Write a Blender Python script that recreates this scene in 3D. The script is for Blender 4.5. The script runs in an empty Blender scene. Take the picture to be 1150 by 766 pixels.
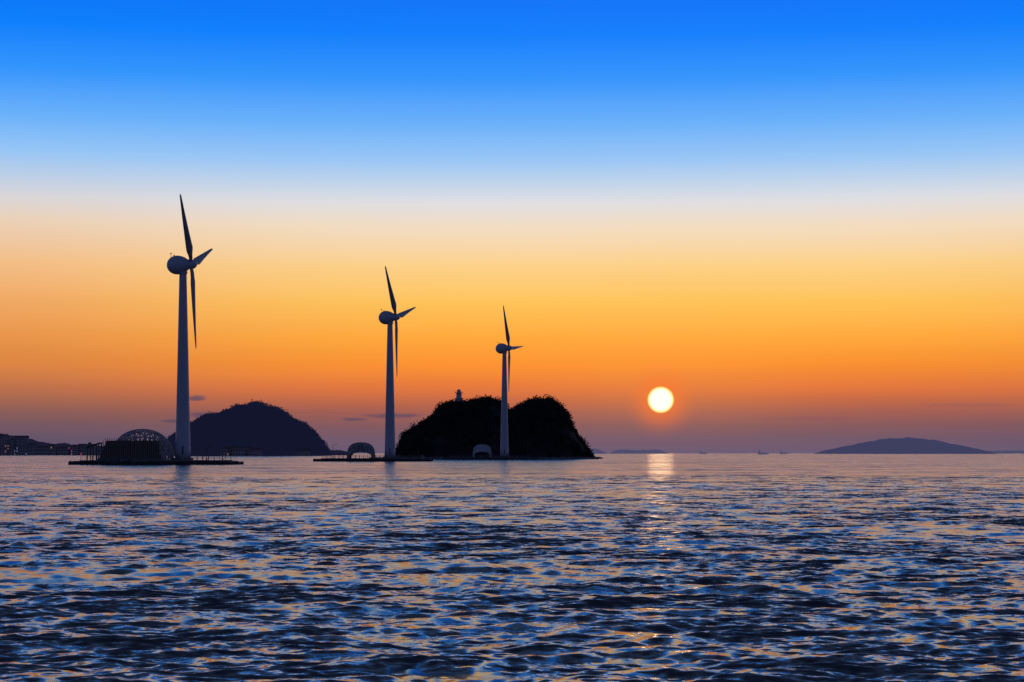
import bpy, math, random
import numpy as np
from mathutils import Vector, Matrix, noise

random.seed(7); rng = np.random.default_rng(11)
scene = bpy.context.scene
scene.view_settings.view_transform = 'Standard'
scene.view_settings.look = 'None'
scene.view_settings.exposure = 0
COL = scene.collection
F = 2200.0; HZ = 509.0; CH = 3.2      # focal (px), horizon row, eye height (m)
def X(px, d): return (px-575.0)/F*d
def Z(py, d): return CH+(HZ-py)/F*d
def lin(c):
    return tuple(((v/255)/12.92 if v/255 <= .04045 else ((v/255+.055)/1.055)**2.4) for v in c)

# ------------------------------------------------------------------ helpers
def mesh_obj(name, verts, faces, mat=None, parent=None, smooth=False, loc=(0,0,0)):
    me = bpy.data.meshes.new(name)
    me.from_pydata([tuple(v) for v in verts], [], faces); me.update()
    if smooth: me.polygons.foreach_set('use_smooth', [True]*len(me.polygons))
    o = bpy.data.objects.new(name, me); COL.objects.link(o)
    if mat: me.materials.append(mat)
    if parent: o.parent = parent
    o.location = loc
    return o
def empty(name, loc=(0,0,0)):
    e = bpy.data.objects.new(name, None); COL.objects.link(e); e.location = loc
    e.empty_display_size = 1
    return e
class MB:
    def __init__(s): s.v=[]; s.f=[]
    def box(s, x0,x1,y0,y1,z0,z1):
        b=len(s.v)
        s.v += [(x0,y0,z0),(x1,y0,z0),(x1,y1,z0),(x0,y1,z0),(x0,y0,z1),(x1,y0,z1),(x1,y1,z1),(x0,y1,z1)]
        s.f += [tuple(b+i for i in q) for q in ((0,3,2,1),(4,5,6,7),(0,1,5,4),(1,2,6,5),(2,3,7,6),(3,0,4,7))]
    def bar(s, p, q, w, h=None):
        p=Vector(p); q=Vector(q); h=h or w
        d=(q-p)
        if d.length<1e-5: return
        d.normalize()
        up=Vector((0,0,1)) if abs(d.z)<.95 else Vector((1,0,0))
        a=d.cross(up).normalized()*w*.5; c=a.cross(d).normalized()*h*.5
        b=len(s.v)
        for o in (p,q):
            for sx,sy in ((-1,-1),(1,-1),(1,1),(-1,1)):
                s.v.append(tuple(o+a*sx+c*sy))
        s.f += [tuple(b+i for i in k) for k in ((3,2,1,0),(4,5,6,7),(0,1,5,4),(1,2,6,5),(2,3,7,6),(3,0,4,7))]
    def lathe(s, prof, n=24, org=(0,0,0)):
        b=len(s.v)
        for r,z in prof:
            for i in range(n):
                a=2*math.pi*i/n
                s.v.append((org[0]+r*math.cos(a),org[1]+r*math.sin(a),org[2]+z))
        for k in range(len(prof)-1):
            for i in range(n):
                j=(i+1)%n
                s.f.append((b+k*n+i,b+k*n+j,b+(k+1)*n+j,b+(k+1)*n+i))
        s.f.append(tuple(b+i for i in reversed(range(n))))
        s.f.append(tuple(b+(len(prof)-1)*n+i for i in range(n)))
    def obj(s,name,mat,parent=None,smooth=False,loc=(0,0,0)):
        return mesh_obj(name,s.v,s.f,mat,parent,smooth,loc)

def newmat(name):
    m=bpy.data.materials.new(name); m.use_nodes=True
    nt=m.node_tree; return m,nt,nt.nodes['Principled BSDF']
def noisy(name, c1, c2, scale=1.0, rough=.7, haze=None, detail=5, stretch=(1,1,1), bump=0.0):
    m,nt,b=newmat(name)
    tc=nt.nodes.new('ShaderNodeTexCoord'); mp=nt.nodes.new('ShaderNodeMapping')
    mp.inputs['Scale'].default_value=stretch
    n=nt.nodes.new('ShaderNodeTexNoise'); n.inputs['Scale'].default_value=scale; n.inputs['Detail'].default_value=detail
    r=nt.nodes.new('ShaderNodeValToRGB')
    r.color_ramp.elements[0].position=.32; r.color_ramp.elements[1].position=.68
    r.color_ramp.elements[0].color=(*c1,1); r.color_ramp.elements[1].color=(*c2,1)
    L=nt.links.new
    L(tc.outputs['Object'],mp.inputs[0]); L(mp.outputs[0],n.inputs['Vector']); L(n.outputs['Fac'],r.inputs[0]); L(r.outputs[0],b.inputs['Base Color'])
    b.inputs['Roughness'].default_value=rough
    if bump:
        bp=nt.nodes.new('ShaderNodeBump'); bp.inputs['Strength'].default_value=bump
        L(n.outputs['Fac'],bp.inputs['Height']); L(bp.outputs[0],b.inputs['Normal'])
    if haze:   # constant emission in the material stands in for air light over distant land
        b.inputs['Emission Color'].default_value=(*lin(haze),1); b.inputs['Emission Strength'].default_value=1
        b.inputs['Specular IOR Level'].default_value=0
    return m

# ------------------------------------------------------------------ camera
cam=bpy.data.cameras.new('camera'); co=bpy.data.objects.new('camera',cam); COL.objects.link(co)
co.location=(0,0,CH); co.rotation_euler=(math.radians(90),0,0)
cam.sensor_width=36; cam.lens=36*F/1150; cam.shift_y=(HZ-383)/1150
cam.clip_start=.5; cam.clip_end=120000
scene.camera=co

# ------------------------------------------------------------------ sky
sd=Vector(((742-575)/F,1,(HZ-449)/F)).normalized()
sun_el=math.asin(sd.z); sun_az=math.atan2(sd.x,sd.y)
w=bpy.data.worlds.new('World'); scene.world=w; w.use_nodes=True
nt=w.node_tree; N=nt.nodes; L=nt.links.new
for n in list(N): N.remove(n)
def node(t,**k):
    n=N.new(t)
    for a,b in k.items(): setattr(n,a,b)
    return n
def wire(v,inp):
    if isinstance(v,(int,float)): inp.default_value=v
    elif isinstance(v,(tuple,list,Vector)): inp.default_value=tuple(v)
    else: L(v,inp)
def M(op,a,b=0.0,c=None,clamp=False):
    n=node('ShaderNodeMath',operation=op,use_clamp=clamp); wire(a,n.inputs[0]); wire(b,n.inputs[1])
    if c is not None: wire(c,n.inputs[2])
    return n.outputs[0]
def SS(x,a,b):
    n=node('ShaderNodeMapRange',interpolation_type='SMOOTHSTEP'); wire(x,n.inputs['Value'])
    n.inputs['From Min'].default_value=a; n.inputs['From Max'].default_value=b
    return n.outputs['Result']
def MIX(f,a,b,mode='MIX'):
    n=node('ShaderNodeMix',data_type='RGBA',blend_type=mode); wire(f,n.inputs[0]); wire(a,n.inputs[6]); wire(b,n.inputs[7])
    return n.outputs[2]
tc=node('ShaderNodeTexCoord'); D=tc.outputs['Generated']
sp=node('ShaderNodeSeparateXYZ'); L(D,sp.inputs[0]); dx,dy,dz=sp.outputs
zf=M('SQRT',M('MAXIMUM',dz,0.0))
def ramp(stops):
    r=node('ShaderNodeValToRGB'); L(zf,r.inputs[0]); cr=r.color_ramp
    pts=[]
    for y,c in stops:
        if y>=-1000:
            t=(HZ-y)/F; z=t/math.sqrt(1+t*t)
        else: z=-y/10000.0        # explicit sin(elevation)
        pts.append((math.sqrt(max(z,0)),c))
    pts.sort(key=lambda p:p[0])
    while len(cr.elements)<len(pts): cr.elements.new(.5)
    for e,(p,c) in zip(cr.elements,pts): e.position=p
    for e,(p,c) in zip(cr.elements,pts): e.color=(*lin(c),1)
    return r.outputs[0]
top=[(0,(0,118,250)),(40,(2,128,254)),(90,(48,150,254)),(140,(105,178,252)),(180,(152,199,247)),
     (-2550,(58,102,156)),(-3300,(62,82,118)),(-6000,(42,56,88)),(-9900,(26,38,64))]
near=top+[(207,(194,214,237)),(228,(224,224,228)),(255,(243,222,196)),(300,(253,210,136)),(340,(255,196,90)),
     (380,(255,168,60)),(410,(249,143,50)),(435,(226,118,62)),(450,(192,102,72)),(463,(158,92,84)),(478,(126,87,96)),(492,(107,87,108)),(509,(92,90,122))]
side=top+[(207,(190,208,232)),(228,(217,215,219)),(255,(236,210,184)),(300,(244,191,136)),(340,(242,171,102)),
     (380,(234,150,76)),(410,(222,134,68)),(435,(192,114,76)),(450,(166,103,82)),(465,(136,93,92)),(480,(112,87,100)),(492,(98,84,106)),(509,(84,84,112))]
back=[(509,(58,60,88)),(-1200,(76,78,116)),(-2500,(64,78,126)),(-4500,(42,62,110)),(-9900,(26,38,64))]
hl=M('SQRT',M('ADD',M('MULTIPLY',dx,dx),M('MULTIPLY',dy,dy)))
hs=Vector((sd.x,sd.y,0)).normalized()
caz=M('DIVIDE',M('ADD',M('MULTIPLY',dx,hs.x),M('MULTIPLY',dy,hs.y)),M('MAXIMUM',hl,1e-4))
c1=MIX(SS(caz,.945,.999),ramp(side),ramp(near))
c2=MIX(SS(caz,.15,.93),ramp(back),c1)
# soft horizontal haze layering
mp=node('ShaderNodeMapping'); L(D,mp.inputs[0]); mp.inputs['Scale'].default_value=(3,3,70)
nz=node('ShaderNodeTexNoise'); L(mp.outputs[0],nz.inputs['Vector']); nz.inputs['Scale'].default_value=1.5; nz.inputs['Detail'].default_value=2
lay=M('MULTIPLY',M('SUBTRACT',nz.outputs['Fac'],.5),M('MULTIPLY',SS(dz,.12,.01),.16))
sc=node('ShaderNodeVectorMath',operation='SCALE'); L(c2,sc.inputs[0]); L(M('ADD',1.0,lay),sc.inputs['Scale'])
c3=sc.outputs[0]
# thin clouds near the horizon
ysafe=M('MAXIMUM',dy,.01)
ax=M('DIVIDE',dx,ysafe); az=M('DIVIDE',dz,ysafe)
mp2=node('ShaderNodeMapping'); L(D,mp2.inputs[0]); mp2.inputs['Scale'].default_value=(160,160,900)
nc=node('ShaderNodeTexNoise'); L(mp2.outputs[0],nc.inputs['Vector']); nc.inputs['Scale'].default_value=1; nc.inputs['Detail'].default_value=2
wob=M('MULTIPLY',M('SUBTRACT',nc.outputs['Fac'],.5),1.8)
cl=None
for px,py,a,b in ((221,447,11,3.6),(230,466,19,3.6),(441,467,34,3.0),(196,473,16,2.2),(398,471,16,2.0),(905,470,70,2.2),(1085,455,60,2.6)):
    u=M('DIVIDE',M('SUBTRACT',ax,(px-575)/F),a/F); v=M('DIVIDE',M('SUBTRACT',az,(HZ-py)/F),b/F)
    r2=M('ADD',M('ADD',M('MULTIPLY',u,u),M('MULTIPLY',v,v)),wob)
    m=M('MULTIPLY',SS(r2,1.5,0.0),.85 if px<600 else .22)
    cl=m if cl is None else M('MAXIMUM',cl,m)
c4=MIX(cl,c3,(*lin((92,74,98)),1))
# aureole + disc
dist=node('ShaderNodeVectorMath',operation='DISTANCE'); L(D,dist.inputs[0]); dist.inputs[1].default_value=sd
ds=dist.outputs['Value']
halo=M('POWER',SS(ds,.024,.004),2.0)
halo2=M('POWER',SS(ds,.14,.0),2.0)
c5=MIX(M('MULTIPLY',halo,.70),c4,(*lin((250,112,44)),1))
c6=MIX(M('MULTIPLY',M('MULTIPLY',halo2,.10),SS(dz,.0,.03)),c5,(1.0,.45,.10,1))
R=14.3/F
disc=SS(ds,R*1.08,R*.95)
core=SS(ds,R*1.02,R*.72)
dc=MIX(core,(1.1,.80,.18,1),(1.2,1.15,.95,1))
c7=MIX(disc,c6,dc)
bg=node('ShaderNodeBackground'); L(c7,bg.inputs[0]); bg.inputs[1].default_value=.98
sk=node('ShaderNodeTexSky',sky_type='NISHITA'); sk.sun_disc=False; sk.sun_elevation=sun_el; sk.sun_rotation=sun_az
bg2=node('ShaderNodeBackground'); L(sk.outputs[0],bg2.inputs[0]); bg2.inputs[1].default_value=.0012
ad=node('ShaderNodeAddShader'); L(bg.outputs[0],ad.inputs[0]); L(bg2.outputs[0],ad.inputs[1])
out=node('ShaderNodeOutputWorld'); L(ad.outputs[0],out.inputs[0])

sl=bpy.data.lights.new('sun','SUN'); so=bpy.data.objects.new('sun',sl); COL.objects.link(so)
sl.energy=.0015; sl.angle=math.radians(.76); sl.color=(1,.55,.25)
so.rotation_euler=(-sd).to_track_quat('-Z','Y').to_euler(); so.location=(0,0,200)

# ------------------------------------------------------------------ sea
def build_sea():
    rows=[-3000,-800,-200,-50,-10,2,6,10,14,18,21]
    y=23.0
    while y<45000:
        rows.append(y)
        y+= max(.065,y*.0030) if y<260 else y*min(.04,.0032+(y-260)*.00004)
    rows=np.array(rows)
    nin=800
    inner=np.linspace(-1,1,nin)
    outer=1+np.array([.02,.06,.15,.3,.6,1.2,2.5,5,10,25])
    cols=np.concatenate([-outer[::-1],inner,outer])
    half=0.285*np.clip(rows,14,None)+3
    Xg=half[:,None]*cols[None,:]
    far=np.abs(cols)>1.5
    Xg[:,far]+= np.sign(cols[far])[None,:]*(np.abs(cols[far])[None,:]*120)
    Yg=np.repeat(rows[:,None],len(cols),1)
    sx=(2*half/nin)[:,None]*np.where(np.abs(cols)>1.0,30,1)[None,:]
    sy=np.gradient(rows)[:,None]
    Zg=np.zeros_like(Xg); DX=np.zeros_like(Xg); DY=np.zeros_like(Xg)
    nw=110; miss=np.zeros_like(Xg); full=0.
    lam=np.exp(rng.uniform(np.log(.24),np.log(5.5),nw))
    th=rng.normal(math.radians(-82),math.radians(44),nw)
    for l,t in zip(lam,th):
        k=2*math.pi/l
        s=.036*(1.0 if l<.9 else (.9/l)**.6)
        a=s/k
        fade=np.clip((l/2.8-sy)/(l*.12),0,1)*np.clip((l/2.6-sx)/(l*.12),0,1)
        miss+=s*s*(1-fade**2); full+=s*s
        if fade.max()<=0: continue
        ph=k*(Xg*math.cos(t)+Yg*math.sin(t))+rng.uniform(0,6.28)
        g=.75+.6*np.sin(ph*.113+rng.uniform(0,6.28))*np.sin((Xg*math.sin(t)-Yg*math.cos(t))*k*.17+rng.uniform(0,6.28))
        am=a*fade*g
        c=np.cos(ph); Zg+=am*c; sn=np.sin(ph)
        DX-=am*sn*math.cos(t)*.9; DY-=am*sn*math.sin(t)*.9
    Xg=Xg+DX; Yg=Yg+DY
    V=np.stack([Xg,Yg,Zg],-1).reshape(-1,3)
    nr,ncl=Xg.shape
    i=np.arange(nr-1)[:,None]*ncl+np.arange(ncl-1)[None,:]
    Q=np.stack([i,i+1,i+1+ncl,i+ncl],-1).reshape(-1,4)
    me=bpy.data.meshes.new('sea_water')
    me.vertices.add(len(V)); me.vertices.foreach_set('co',V.ravel().astype(np.float32))
    me.loops.add(Q.size); me.loops.foreach_set('vertex_index',Q.ravel().astype(np.int32))
    me.polygons.add(len(Q)); me.polygons.foreach_set('loop_start',(np.arange(len(Q))*4).astype(np.int32))
    me.polygons.foreach_set('use_smooth',np.ones(len(Q),bool))
    me.update(calc_edges=True)
    # wave steepness that the mesh is too coarse to carry -> handed to the shader
    at=me.attributes.new('unresolved_chop','FLOAT','POINT')
    at.data.foreach_set('value',np.sqrt(miss/full).ravel().astype(np.float32))
    o=bpy.data.objects.new('sea_water',me); COL.objects.link(o)
    print('sea verts',len(V))
    return o
sea=build_sea()
m=bpy.data.materials.new('sea_water'); m.use_nodes=True; nt=m.node_tree; N=nt.nodes; L=nt.links.new
b=N['Principled BSDF']
b.inputs['Base Color'].default_value=(.085,.08,.08,1); b.inputs['IOR'].default_value=1.333
geo=node('ShaderNodeNewGeometry')
at=node('ShaderNodeAttribute',attribute_name='unresolved_chop'); chop=at.outputs['Fac']
L(M('ADD',.08,M('MULTIPLY',M('POWER',chop,2.0),.08)),b.inputs['Roughness'])
def VM(op,a,bb):
    n=node('ShaderNodeVectorMath',operation=op); wire(a,n.inputs[0]); wire(bb,n.inputs[1]); return n.outputs[0]
tot=None
for scale,st,amp,det,ex in ((.06,(.45,1,1),.28,1,.9),(.30,(.7,1,1),.38,2,1.4),(1.1,(.7,1,1),.55,2,.7),(5.0,(.7,1,1),.80,2,.3)):
    mp=node('ShaderNodeMapping'); L(geo.outputs['Position'],mp.inputs[0]); mp.inputs['Scale'].default_value=st
    mp.inputs['Rotation'].default_value=(0,0,.2*scale)
    n=node('ShaderNodeTexNoise'); L(mp.outputs[0],n.inputs['Vector']); n.inputs['Scale'].default_value=scale; n.inputs['Detail'].default_value=det
    v=VM('MULTIPLY',VM('SUBTRACT',n.outputs['Color'],(.5,.5,.5)),(amp*.7,amp,0))
    s=node('ShaderNodeVectorMath',operation='SCALE'); L(v,s.inputs[0]); L(M('ADD',1.0,M('MULTIPLY',chop,ex)),s.inputs['Scale']); v=s.outputs[0]
    tot=v if tot is None else VM('ADD',tot,v)
# gust patches
mp=node('ShaderNodeMapping'); L(geo.outputs['Position'],mp.inputs[0]); mp.inputs['Scale'].default_value=(.35,1,1)
n=node('ShaderNodeTexNoise'); L(mp.outputs[0],n.inputs['Vector']); n.inputs['Scale'].default_value=.03; n.inputs['Detail'].default_value=3
g=node('ShaderNodeMapRange'); L(n.outputs['Fac'],g.inputs['Value']); g.inputs['From Min'].default_value=.35; g.inputs['From Max'].default_value=.65
g.inputs['To Min'].default_value=.6; g.inputs['To Max'].default_value=1.3
s=node('ShaderNodeVectorMath',operation='SCALE'); L(tot,s.inputs[0]); L(g.outputs[0],s.inputs['Scale'])
nn=node('ShaderNodeVectorMath',operation='NORMALIZE'); L(VM('ADD',geo.outputs['Normal'],s.outputs[0]),nn.inputs[0])
L(nn.outputs[0],b.inputs['Normal'])
sea.data.materials.append(m)

# ------------------------------------------------------------------ wind turbines
white=noisy('turbine_white_paint',(.58,.59,.63),(.66,.67,.70),.35,.45,stretch=(1,1,.15))
bladew=noisy('turbine_blade_gelcoat',(.42,.43,.47),(.52,.52,.55),.5,.4)
dark=noisy('dark_metal',(.03,.03,.035),(.06,.06,.06),3,.5)
conc=noisy('weathered_concrete',(.10,.10,.10),(.24,.23,.21),.8,.9,bump=.3)

def turbine(px,d,K,angles):
    e=empty('wind_turbine',(X(px,d),d,1.3))
    v=Vector((X(px,d),d,0)).normalized(); r=Vector((v.y,-v.x,0))
    sb=K; cb=math.sqrt(1-K*K)
    nh=(r*cb-v*sb).normalized(); eh=(r*sb+v*cb).normalized()
    tilt=math.radians(2.6)
    n=(nh*math.cos(tilt)+Vector((0,0,1))*math.sin(tilt)).normalized()
    up=(Vector((0,0,1))*math.cos(tilt)-nh*math.sin(tilt)).normalized()
    H=55.0
    mb=MB(); mb.lathe([(2.9,0),(2.9,.5)],36); mb.obj('foundation_ring',conc,e)
    mb=MB(); prof=[]
    for k in range(0,25):
        t=k/24; rad=2.15*(1-t)+1.02*t; zz=.5+(H-2.6-.5)*t
        prof.append((rad,zz))
    mb.lathe(prof,40); mb.obj('tower',white,e,True)
    mb=MB(); mb.lathe([(1.22,H-2.6),(1.28,H-1.9)],36); mb.obj('yaw_bearing',white,e)
    mb=MB()
    for t in (.333,.667):
        rad=2.15*(1-t)+1.02*t; zz=.5+(H-3.1)*t
        mb.lathe([(rad+.03,zz-.09),(rad+.03,zz+.09)],40)
    mb.obj('tower_flanges',white,e)
    mb=MB(); a=-v; s=Vector((-a.y,a.x,0))
    c=a*2.2
    mb.bar(c+Vector((0,0,1.6)),c+Vector((0,0,3.9)),1.0,.25); mb.obj('door',dark,e)
    q=n.to_track_quat('Z','X').to_matrix()
    def rev(prof,name,mat,sy=1.0):
        m_=MB(); m_.lathe(prof,36)
        vs=[q@Vector(p)+Vector((0,0,H)) for p in m_.v]
        return mesh_obj(name,vs,m_.f,mat,e,True)
    rev([(.05,-4.55),(.8,-4.45),(1.5,-4.1),(2.1,-3.5),(2.5,-2.7),(2.68,-1.8),(2.62,-.9),(2.35,0),(1.95,.8),(1.5,1.4),(1.3,1.75)],'nacelle',white)
    rev([(1.22,1.80),(1.35,1.95),(1.35,2.7),(1.15,3.3),(.8,3.75),(.4,3.95),(.05,4.0)],'hub_spinner',white)
    m_=MB()
    m_.bar((-nh*3.4)+Vector((0,0,H+1.5)),(-nh*3.4)+Vector((0,0,H+3.4)),.12)
    m_.bar((-nh*3.9)+Vector((0,0,H+3.2)),(-nh*2.9)+Vector((0,0,H+3.2)),.1)
    m_.bar((-nh*2.5)+Vector((0,0,H+2.0)),(-nh*2.5)+Vector((0,0,H+2.8)),.3)
    m_.obj('wind_vane_mast',dark,e)
    hubc=Vector((0,0,H))+n*2.4
    Lb=25.2
    for bi,ang in enumerate(angles):
        t=math.radians(ang)
        rad=(up*math.cos(t)+eh*math.sin(t))
        bd=(rad+n*.044).normalized()
        tan=n.cross(rad).normalized()
        vs=[];fs=[]; S=30; P=14
        for i in range(S+1):
            u=i/S; rr=.9+(Lb-.9)*u
            if u<.06: ch=1.05;th=1.05
            else:
                k=min(1,(u-.06)/.14); k=k*k*(3-2*k)
                chm=2.4*(1-.80*((u-.2)/.8)**.9) if u>.2 else 2.4
                ch=1.05*(1-k)+chm*k; th=1.05*(1-k)+chm*.26*k
            if u>.96: ch*=max(.12,1-((u-.96)/.04)**2); th*=max(.2,1-((u-.96)/.04))
            tw=-math.radians(46-6*(1-u))      # partly feathered pitch
            cd=(tan*math.cos(tw)+n*math.sin(tw)); td=cd.cross(bd).normalized()
            for j in range(P):
                a=2*math.pi*j/P
                cx=math.cos(a)*.5; ty=math.sin(a)*.5*(1 if u<.06 else (1-.35*math.cos(a)))
                off=-.12*ch if u>.06 else 0
                vs.append(hubc+bd*rr+cd*(cx*ch+off)+td*(ty*th)+n*(.35*u*u))
        for i in range(S):
            for j in range(P):
                j2=(j+1)%P; fs.append((i*P+j,i*P+j2,(i+1)*P+j2,(i+1)*P+j))
        fs.append(tuple(range(P))); fs.append(tuple(S*P+j for j in reversed(range(P))))
        mesh_obj('blade_%d'%(bi+1),vs,fs,bladew,e,True)
    return e
turbine(205.5,552,.21,(-46,74,194))
turbine(438,766,.28,(-43,77,197))
turbine(566.5,992,.24,(-35,85,205))

# ------------------------------------------------------------------ platforms with riprap + railings
rock=noisy('wet_rock',(.03,.03,.03),(.10,.09,.08),1.2,.7)
rail=noisy('galvanised_rail',(.10,.10,.11),(.2,.2,.2),4,.5)
def platform(px0,px1,d,top,depth,name='turbine_platform',railing=True):
    x0,x1=X(px0,d),X(px1,d); cx=(x0+x1)/2
    e=empty(name,(cx,d,0)); x0-=cx; x1-=cx
    mb=MB(); mb.box(x0+2,x1-2,-depth/2,depth/2,top-.35,top); mb.box(x0+2.6,x1-2.6,-depth/2+.5,depth/2-.5,-1,top-.36)
    mb.obj('deck',conc,e)
    vs=[];fs=[]
    def stone(c,s):
        b=len(vs)
        for z in (-.5,.5):
            for a in range(5):
                t=a*1.2566+random.random()*.5; rr=s*random.uniform(.6,1.05)
                vs.append((c[0]+rr*math.cos(t),c[1]+rr*math.sin(t),c[2]+z*s*random.uniform(.8,1.4)))
        fs.append((b+5,b+6,b+7,b+8,b+9))
        for a in range(5): fs.append((b+a,b+(a+1)%5,b+5+(a+1)%5,b+5+a))
    n=int((x1-x0)*5)
    for i in range(n):
        stone((random.uniform(x0,x1),-depth/2-random.uniform(-.4,1.6),random.uniform(-.3,top-.75)),random.uniform(.35,.75))
    for i in range(int(depth*5)):
        for sx in (x0,x1):
            stone((sx+random.uniform(-1.0,2.4)*(1 if sx==x0 else -1),random.uniform(-depth/2,depth/2),random.uniform(-.3,top-.6)),random.uniform(.4,.8))
    mesh_obj('riprap',vs,fs,rock,e)
    if railing:
        mb=MB()
        for yy in (-depth/2+.3,depth/2-.3):
            k=x0+2.3
            while k<x1-2.2:
                mb.bar((k,yy,top),(k,yy,top+1.15),.12); k+=1.6
            for z in (.55,1.12): mb.bar((x0+2.3,yy,top+z),(x1-2.3,yy,top+z),.08)
        for xx in (x0+2.3,x1-2.3):
            for z in (.55,1.12): mb.bar((xx,-depth/2+.3,top+z),(xx,depth/2-.3,top+z),.08)
        mb.obj('railing',rail,e)
    return e
platform(91,263,552,1.25,22)
platform(358,481,766,1.25,22)
platform(500,602,992,1.25,20)

# ------------------------------------------------------------------ lattice shelters
wood=noisy('weathered_timber',(.50,.45,.40),(.66,.60,.54),1.5,.8,stretch=(1,1,.3))
woodd=noisy('dark_timber_slats',(.05,.04,.035),(.10,.08,.06),2,.8)
woodm=noisy('brown_timber_slats',(.34,.25,.19),(.50,.38,.29),2,.8)
woodk=noisy('dark_timber_lining',(.14,.11,.09),(.22,.17,.14),2,.8)  # darker timber tone for the inner room and the second shelter's cladding
fabric=noisy('pale_shelter_cladding',(.55,.54,.52),(.68,.66,.63),1,.8)
def lattice_shelter(px0,px1,pytop,d,depth,slat=None,skin=None,peak=.5,bw=.16,z0=1.25,nr=9,na=22,yoff=0,close=.78,ribm=None,pw=.8):
    x0,x1=X(px0,d),X(px1,d); W=x1-x0; H=Z(pytop,d)-z0
    e=empty('lattice_shelter',((x0+x1)/2,d+yoff,z0))
    def P(i,j,sc=1.0):
        t=math.pi*i/na; v=2*j/nr-1
        hh=math.sqrt(max(0,1-(v*close)**2))
        if pw<.7: hh=hh**.6
        c_=-math.cos(t); xx=math.copysign(abs(c_)**(.8 if pw<.7 else 1),c_); zz=math.sin(t)**pw if 0<i<na else 0
        xs=xx*W/2*(.72+.28*hh)*sc
        xs+= (peak-.5)*W*.6*zz
        return Vector((xs,v*depth/2,H*zz*hh*sc))
    mb=MB()
    for j in range(nr+1):
        for i in range(na): mb.bar(P(i,j),P(i+1,j),bw*1.3)
    for i in range(0,na+1):
        for j in range(nr): mb.bar(P(i,j),P(i,j+1),bw)
    for i in range(na):
        for j in range(nr):
            if (i+j)%2: mb.bar(P(i,j),P(i+1,j+1),bw*.8)
            else: mb.bar(P(i+1,j),P(i,j+1),bw*.8)
    mb.obj('lattice_shell',ribm or wood,e)
    if skin:
        vs=[];fs=[]
        for i in range(na+1):
            for j in range(nr+1): vs.append(P(i,j,.965))
        for i in range(na):
            for j in range(nr): fs.append((i*(nr+1)+j,(i+1)*(nr+1)+j,(i+1)*(nr+1)+j+1,i*(nr+1)+j+1))
        mesh_obj('shell_cladding',vs,fs,skin,e)
    if slat:
        mb=MB(); a,bx,h=slat
        k=a
        while k<bx:
            u=(k-a)/(bx-a); hh=h*min(1,.50+u*4,.70+(1-u)*5)
            mb.bar((k,-depth/2-1.0,0),(k,-depth/2-.8,hh),.26,.10); k+=.6
        mb.obj('slatted_screen',woodm,e)
        mb=MB()
        for z in (.25,.5,.75): mb.bar((a,-depth/2-.72,h*z*.85),(bx,-depth/2-.72,h*z*.85),.12)
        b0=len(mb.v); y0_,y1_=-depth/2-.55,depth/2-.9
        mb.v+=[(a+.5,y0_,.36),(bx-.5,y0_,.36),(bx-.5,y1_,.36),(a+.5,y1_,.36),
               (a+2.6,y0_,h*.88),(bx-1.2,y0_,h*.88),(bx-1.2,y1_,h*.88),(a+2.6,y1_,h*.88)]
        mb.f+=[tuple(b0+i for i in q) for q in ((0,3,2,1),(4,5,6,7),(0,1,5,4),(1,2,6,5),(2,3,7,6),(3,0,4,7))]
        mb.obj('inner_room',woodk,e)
        mb=MB()
        mb.box(a,bx,-depth/2-1.3,depth/2,0.003,.35)
        mb.obj('plinth',conc,e)
    return e
lattice_shelter(126,194,482,552,11,slat=(-11.5,6.6,6.2),bw=.26,close=.93,na=18,nr=7)
lattice_shelter(390,421,497,766,9,slat=None,bw=.2,nr=6,na=14,close=.98,skin=woodk,pw=.6)
lattice_shelter(531,552,499,992,8,skin=fabric,bw=.12,nr=4,na=12,close=.97,ribm=fabric,pw=.5)
d=552; e=empty('timber_pergola',(X(108,d),d-2,1.25)); mb=MB()
for xx in (-1.6,0,1.6):
    for yy in (-2,2): mb.bar((xx,yy,0),(xx,yy,4.2+xx*.35),.22)
    mb.bar((xx,-2.3,4.2+xx*.35),(xx,2.3,4.2+xx*.35),.2)
for yy in (-2,0,2): mb.bar((-2.0,yy,3.6),(2.0,yy,4.95),.18)
mb.obj('posts_and_beams',woodd,e)

# ------------------------------------------------------------------ street lamps
def lamp_post(px,d,h,z0=1.25,arm=1.2):
    e=empty('street_lamp',(X(px,d),d,z0)); mb=MB()
    mb.lathe([(.22,0),(.22,.3),(.12,.35),(.08,h)],10)
    mb.bar((0,0,h),(arm,0,h+.25),.09); mb.box(arm-.1,arm+.6,-.15,.15,h+.18,h+.32)
    mb.obj('pole_and_lantern',dark,e)
lamp_post(232,552,3.6); lamp_post(374,766,5.2); lamp_post(592,985,5.6,arm=.9); lamp_post(470,766,3.4); lamp_post(250,552,2.2,arm=.4)

# ------------------------------------------------------------------ wooded land
leaf=noisy('evergreen_foliage',(.018,.022,.014),(.06,.055,.035),.25,.85)
soil=noisy('hill_soil',(.02,.02,.017),(.06,.05,.04),.15,.95)
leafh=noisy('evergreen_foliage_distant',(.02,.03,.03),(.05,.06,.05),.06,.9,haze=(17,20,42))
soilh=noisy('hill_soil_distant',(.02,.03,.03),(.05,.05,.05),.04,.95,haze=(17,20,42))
def hillshape(prof,d,yc_off,depth,rough,cliff=.5):
    pxs=[p[0] for p in prof]; pys=[p[1] for p in prof]
    xs=np.array([X(p,d) for p in pxs]); hs=np.array([Z(q,d) for q in pys])
    def h(x,y):
        hp=np.interp(x,xs,hs,left=-2,right=-2)
        v=np.clip((y-d-yc_off)/depth,-1,1)
        base=hp*(1-np.abs(v)**2.4)**cliff
        return base-1.0
    return xs[0],xs[-1],h
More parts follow.
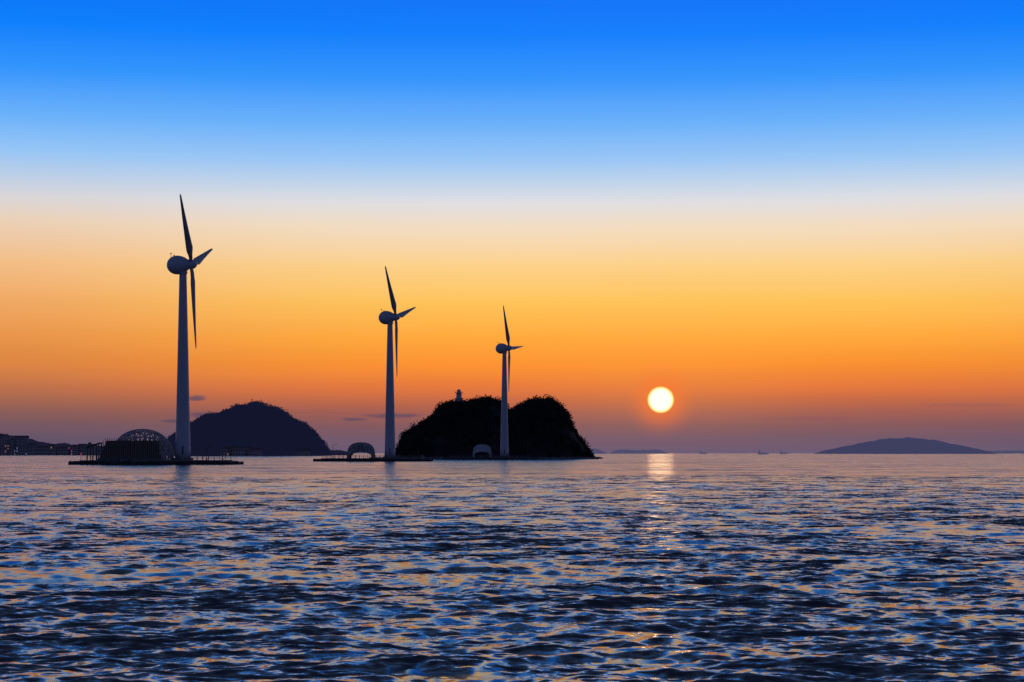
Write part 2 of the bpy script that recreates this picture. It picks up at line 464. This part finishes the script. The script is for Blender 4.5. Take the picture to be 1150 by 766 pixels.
def hill(name,prof,d,depth,lf,so_,trees,cr,tri,ntri,sink,lump=1.1):
    x0,x1,h=hillshape(prof,d,0,depth,1)
    e=empty(name,((x0+x1)/2,d,0)); cx=(x0+x1)/2
    nx,ny=140,60
    gx=np.linspace(x0-3,x1+3,nx); gy=np.linspace(d-depth-2,d+depth+2,ny)
    GX,GY=np.meshgrid(gx,gy); HH=h(GX,GY)
    HH=np.where(HH>0,np.maximum(HH-sink,HH*.5),HH)
    vs=[]
    for a,bb,c in zip(GX.ravel(),GY.ravel(),HH.ravel()):
        nzv=noise.noise(Vector((a*.09,bb*.09,0)))*min(2.0,max(0,c)*.15)*cr*.5
        vs.append((a-cx,bb-d,c+nzv))
    fs=[(j*nx+i,j*nx+i+1,(j+1)*nx+i+1,(j+1)*nx+i) for j in range(ny-1) for i in range(nx-1)]
    mesh_obj('hillside',vs,fs,so_,e,False)
    tx=rng.uniform(x0,x1,trees*2); ty=d-depth+ (rng.uniform(0,1,trees*2)**1.0)*depth*1.35
    th=h(tx,ty); ok=th>cr*1.0
    # clumpy stands of trees with clearings
    nzc=np.array([noise.noise(Vector((a/cr*.16,bb/cr*.16,5))) for a,bb in zip(tx,ty)])
    ok&=nzc>-.28
    tx,ty,th,nzc=tx[ok][:trees],ty[ok][:trees],th[ok][:trees],nzc[ok][:trees]
    n=len(tx)
    R=cr*rng.uniform(.45,1.15,n)*(1+nzc*.9); tall=rng.uniform(.8,1.5,n)
    C=np.stack([tx-cx,ty-d,th-sink*.75+R*.25+nzc*cr*lump],-1)
    cen=np.repeat(C,ntri,0); RR=np.repeat(R,ntri); TT=np.repeat(tall,ntri)
    dirs=rng.normal(size=(n*ntri,3)); dirs/=np.linalg.norm(dirs,axis=1)[:,None]
    rad=RR*rng.uniform(.35,1.05,n*ntri)**.6
    pos=cen+dirs*rad[:,None]*np.stack([np.ones_like(TT),np.ones_like(TT),TT],-1)
    a=rng.normal(size=(n*ntri,3)); a/=np.linalg.norm(a,axis=1)[:,None]
    bb=rng.normal(size=(n*ntri,3)); bb/=np.linalg.norm(bb,axis=1)[:,None]
    sz=(tri*rng.uniform(.6,1.4,n*ntri))[:,None]
    V=np.stack([pos-a*sz*.5,pos+a*sz*.5,pos+bb*sz*.8],1).reshape(-1,3)
    me=bpy.data.meshes.new('forest_canopy')
    nf=n*ntri
    me.vertices.add(nf*3); me.vertices.foreach_set('co',V.ravel().astype(np.float32))
    me.loops.add(nf*3); me.loops.foreach_set('vertex_index',np.arange(nf*3,dtype=np.int32))
    me.polygons.add(nf); me.polygons.foreach_set('loop_start',(np.arange(nf)*3).astype(np.int32))
    me.update(calc_edges=True)
    o=bpy.data.objects.new('forest_canopy',me); COL.objects.link(o); o.parent=e; me.materials.append(lf)
    return e,h,cx
isl=[(449,508),(451,498),(455,488),(462,484),(472,477),(482,470),(490,463),(497,456),(506,452),(514,450),(525,448),(540,446),(552,446),(560,449),(566,456),(571,461),(576,459),(583,453),(594,449),(606,447),(618,447),(626,452),(632,459),(638,466),(643,478),(647,486),(652,492),(657,500),(662,506),(664,509)]
ie,ih,icx=hill('wooded_island',isl,1120,46,leaf,soil,1900,2.5,.9,60,2.4)
hp=[(176,507),(184,499),(195,492),(205,484),(215,476),(228,469),(242,465),(256,461),(270,457),(284,453),(296,455),(306,459),(320,464),(332,471),(342,478),(350,485),(357,491),(362,497),(366,506)]
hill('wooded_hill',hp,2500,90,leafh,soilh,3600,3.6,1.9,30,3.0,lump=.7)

mb_v=[];mb_f=[]
def boulder(c,s):
    b=len(mb_v)
    for lv,(rz,rr) in enumerate(((-.5,1),(.2,.9),(.7,.45))):
        for a in range(6):
            t=a*1.047+random.random()*.4; q=s*rr*random.uniform(.75,1.2)
            mb_v.append((c[0]+q*math.cos(t),c[1]+q*math.sin(t),c[2]+rz*s*random.uniform(.8,1.2)))
    for lv in (0,1):
        for a in range(6): mb_f.append((b+lv*6+a,b+lv*6+(a+1)%6,b+lv*6+6+(a+1)%6,b+lv*6+6+a))
    mb_f.append(tuple(b+12+a for a in range(6)))
for i in range(520):
    px=random.uniform(446,676); dd=1120-46*random.uniform(.85,1.05)
    if px>655: dd=1120+random.uniform(-12,8)
    boulder((X(px,1120),dd,random.uniform(-.4,.8 if px<655 else .5)),random.uniform(.6,1.8 if px<655 else 1.3))
mesh_obj('rocky_shore',mb_v,mb_f,noisy('shore_rock',(.05,.04,.035),(.16,.12,.09),.5,.9))

d=1040; mb=MB(); vs=[];fs=[]
xa,xb=X(415,d),X(672,d)
prof=[(-5,-1),(-3.2,.95),(-3.1,1.0),(3.1,1.0),(3.2,.95),(5,-1)]
n=60
for i in range(n+1):
    x=xa+(xb-xa)*i/n; yy=d+8*math.sin(i/n*3.0)
    for a,z in prof: vs.append((x,yy+a,z+.12*noise.noise(Vector((x*.3,a,0)))))
for i in range(n):
    for k in range(5): fs.append((i*6+k,(i+1)*6+k,(i+1)*6+k+1,i*6+k+1))
mesh_obj('causeway',vs,fs,conc)

d=1120; zb=Z(452,d)-.3
e=empty('lighthouse',(X(515.5,d),d-2,zb)); mb=MB()
mb.lathe([(2.2,-4),(2.2,2.4),(2.5,2.5),(2.5,2.8),(1.6,2.82),(1.5,5.4)],20); mb.obj('tower',fabric,e)
mb=MB(); mb.lathe([(1.5,5.4),(2.4,5.6),(2.4,5.85),(1.2,5.86)],20); mb.obj('gallery',fabric,e)
mb=MB()
for k in range(12):
    a=k*math.pi/6; mb.bar((2.2*math.cos(a),2.2*math.sin(a),5.85),(2.2*math.cos(a),2.2*math.sin(a),6.6),.1)
mb.lathe([(1.0,5.86),(1.0,6.7),(1.3,6.8),(1.1,7.2),(.6,7.6),(.1,7.8),(.06,8.2)],16); mb.obj('lantern_room',fabric,e)

# ------------------------------------------------------------------ distant coast
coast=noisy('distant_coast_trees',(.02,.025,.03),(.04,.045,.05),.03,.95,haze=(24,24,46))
def ridge(name,prof,d,mat,depth=300,jag=.5,step=1.0):
    pxs=[p[0] for p in prof]; pys=[p[1] for p in prof]
    px=np.arange(pxs[0],pxs[-1]+.1,step); vs=[];fs=[]; x00=X((pxs[0]+pxs[-1])/2,d)
    for p in px:
        top=Z(np.interp(p,pxs,pys),d)
        amp=(top)*.10*jag+jag*d/F*.7
        t2=max(.3,top+(noise.noise(Vector((p*.13,3,0)))+.8*noise.noise(Vector((p*.6,7,0)))+.4*noise.noise(Vector((p*1.7,1,0))))*amp)
        for yy,zz in ((-depth,-2),(-depth*.8,t2*.35),(-depth*.35,t2*.8),(0,t2),(depth*.5,t2*.7),(depth,-2)):
            vs.append((X(p,d)-x00,yy,zz))
    for i in range(len(px)-1):
        for k in range(5): fs.append((i*6+k,(i+1)*6+k,(i+1)*6+k+1,i*6+k+1))
    return mesh_obj(name,vs,fs,mat,loc=(x00,d,0))
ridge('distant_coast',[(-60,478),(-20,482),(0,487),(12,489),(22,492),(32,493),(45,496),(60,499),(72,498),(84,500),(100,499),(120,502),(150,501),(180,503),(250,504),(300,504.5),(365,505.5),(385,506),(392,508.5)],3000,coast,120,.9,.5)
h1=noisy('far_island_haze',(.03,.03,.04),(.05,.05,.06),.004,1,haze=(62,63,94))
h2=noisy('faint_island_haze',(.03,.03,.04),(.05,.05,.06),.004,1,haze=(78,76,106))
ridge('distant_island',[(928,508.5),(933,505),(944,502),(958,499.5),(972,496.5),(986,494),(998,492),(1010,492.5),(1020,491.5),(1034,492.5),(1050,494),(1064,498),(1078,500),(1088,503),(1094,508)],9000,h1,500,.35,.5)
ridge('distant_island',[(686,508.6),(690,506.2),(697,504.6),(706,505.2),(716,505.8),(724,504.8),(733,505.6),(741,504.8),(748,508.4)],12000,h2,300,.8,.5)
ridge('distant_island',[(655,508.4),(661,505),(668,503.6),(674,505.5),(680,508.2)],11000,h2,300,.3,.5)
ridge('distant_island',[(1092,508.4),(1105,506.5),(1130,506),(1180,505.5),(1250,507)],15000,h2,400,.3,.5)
# ships anchored on the horizon
def ship(px,d,s=1.0):
    e=empty('cargo_ship',(X(px,d),d,0)); mb=MB()
    b0=[(-14,-3),(-12,-4),(10,-4),(15,0),(10,4),(-12,4),(-14,3)]
    mb.v+=[(x*.92*s,y*.8*s,-.5) for x,y in b0]+[(x*s,y*s,3.6*s) for x,y in b0]
    mb.f+=[tuple(range(6,-1,-1)),tuple(range(7,14))]+[(i,(i+1)%7,7+(i+1)%7,7+i) for i in range(7)]
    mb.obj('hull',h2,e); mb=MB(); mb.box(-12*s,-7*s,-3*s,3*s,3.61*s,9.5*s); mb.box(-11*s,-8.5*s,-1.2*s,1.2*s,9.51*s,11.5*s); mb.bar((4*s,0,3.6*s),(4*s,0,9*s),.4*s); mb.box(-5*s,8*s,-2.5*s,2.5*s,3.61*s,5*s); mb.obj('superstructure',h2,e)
ship(857,5000); ship(880,8000,1.2); ship(790,9000,1.2)

# waterfront town
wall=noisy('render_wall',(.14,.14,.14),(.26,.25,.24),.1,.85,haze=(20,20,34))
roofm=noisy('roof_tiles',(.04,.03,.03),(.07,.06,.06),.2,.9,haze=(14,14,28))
def emis(name,c,s):
    m_,n_,b_=newmat(name); b_.inputs['Base Color'].default_value=(.02,.02,.02,1)
    b_.inputs['Emission Color'].default_value=(*c,1); b_.inputs['Emission Strength'].default_value=s; return m_
warmw=emis('lit_window_warm',(1,.5,.25),.30); pink=emis('lit_sign_magenta',(1,.1,.45),.40); blu=emis('lit_window_cool',(.35,.45,1),.3)
def house(px,w_,h_,floors,roof='gable',lit=None,d=2860):
    e=empty('waterfront_building',(X(px,d),d,0)); mb=MB(); D_=10
    mb.box(-w_/2,w_/2,-D_/2,D_/2,-1,h_); mb.obj('walls',wall,e)
    mb=MB()
    if roof=='gable':
        o_=.6
        mb.v+=[(-w_/2-o_,-D_/2-o_,h_+.01),(w_/2+o_,-D_/2-o_,h_+.01),(w_/2+o_,D_/2+o_,h_+.01),(-w_/2-o_,D_/2+o_,h_+.01),(-w_/2-o_,0,h_+3),(w_/2+o_,0,h_+3)]
        mb.f+=[(0,1,5,4),(2,3,4,5),(0,4,3),(1,2,5),(3,2,1,0)]
    else:
        mb.box(-w_/2-.3,w_/2+.3,-D_/2-.3,D_/2+.3,h_+.01,h_+.8); mb.box(-w_/6,w_/8,-2,2,h_+.81,h_+3)
    mb.obj('roof',roofm,e)
    dk=MB(); li=MB(); fh=h_/floors; nb=max(2,int(w_/3.2))
    for f_ in range(floors):
        for k in range(nb):
            x=-w_/2+(k+.5)*w_/nb
            t=li if (lit and random.random()<.12) else dk
            t.box(x-.6,x+.6,-D_/2-.06,-D_/2-.01,f_*fh+.9,f_*fh+fh*.7)
    if dk.v: dk.obj('windows',dark,e)
    if li.v: li.obj('lit_windows',lit,e)
for px,w_,h_,fl,rf,lt in ((3,22,28,7,'flat',warmw),(14,14,22,5,'flat',None),(24,20,26,6,'gable',blu),(36,12,15,3,'gable',None),(48,16,11,2,'gable',None),
        (60,14,14,3,'flat',warmw),(72,22,10,2,'gable',None),(84,18,13,3,'flat',pink),(92,10,14,3,'gable',pink),(101,14,16,4,'flat',None),(268,26,9,2,'gable',None),
        (255,14,8,2,'flat',warmw),(285,20,7,2,'gable',None),(340,16,6,2,'gable',None),(180,16,8,2,'flat',warmw)):
    house(px,w_,h_,fl,rf,lt,2860 if px<200 else 2380)
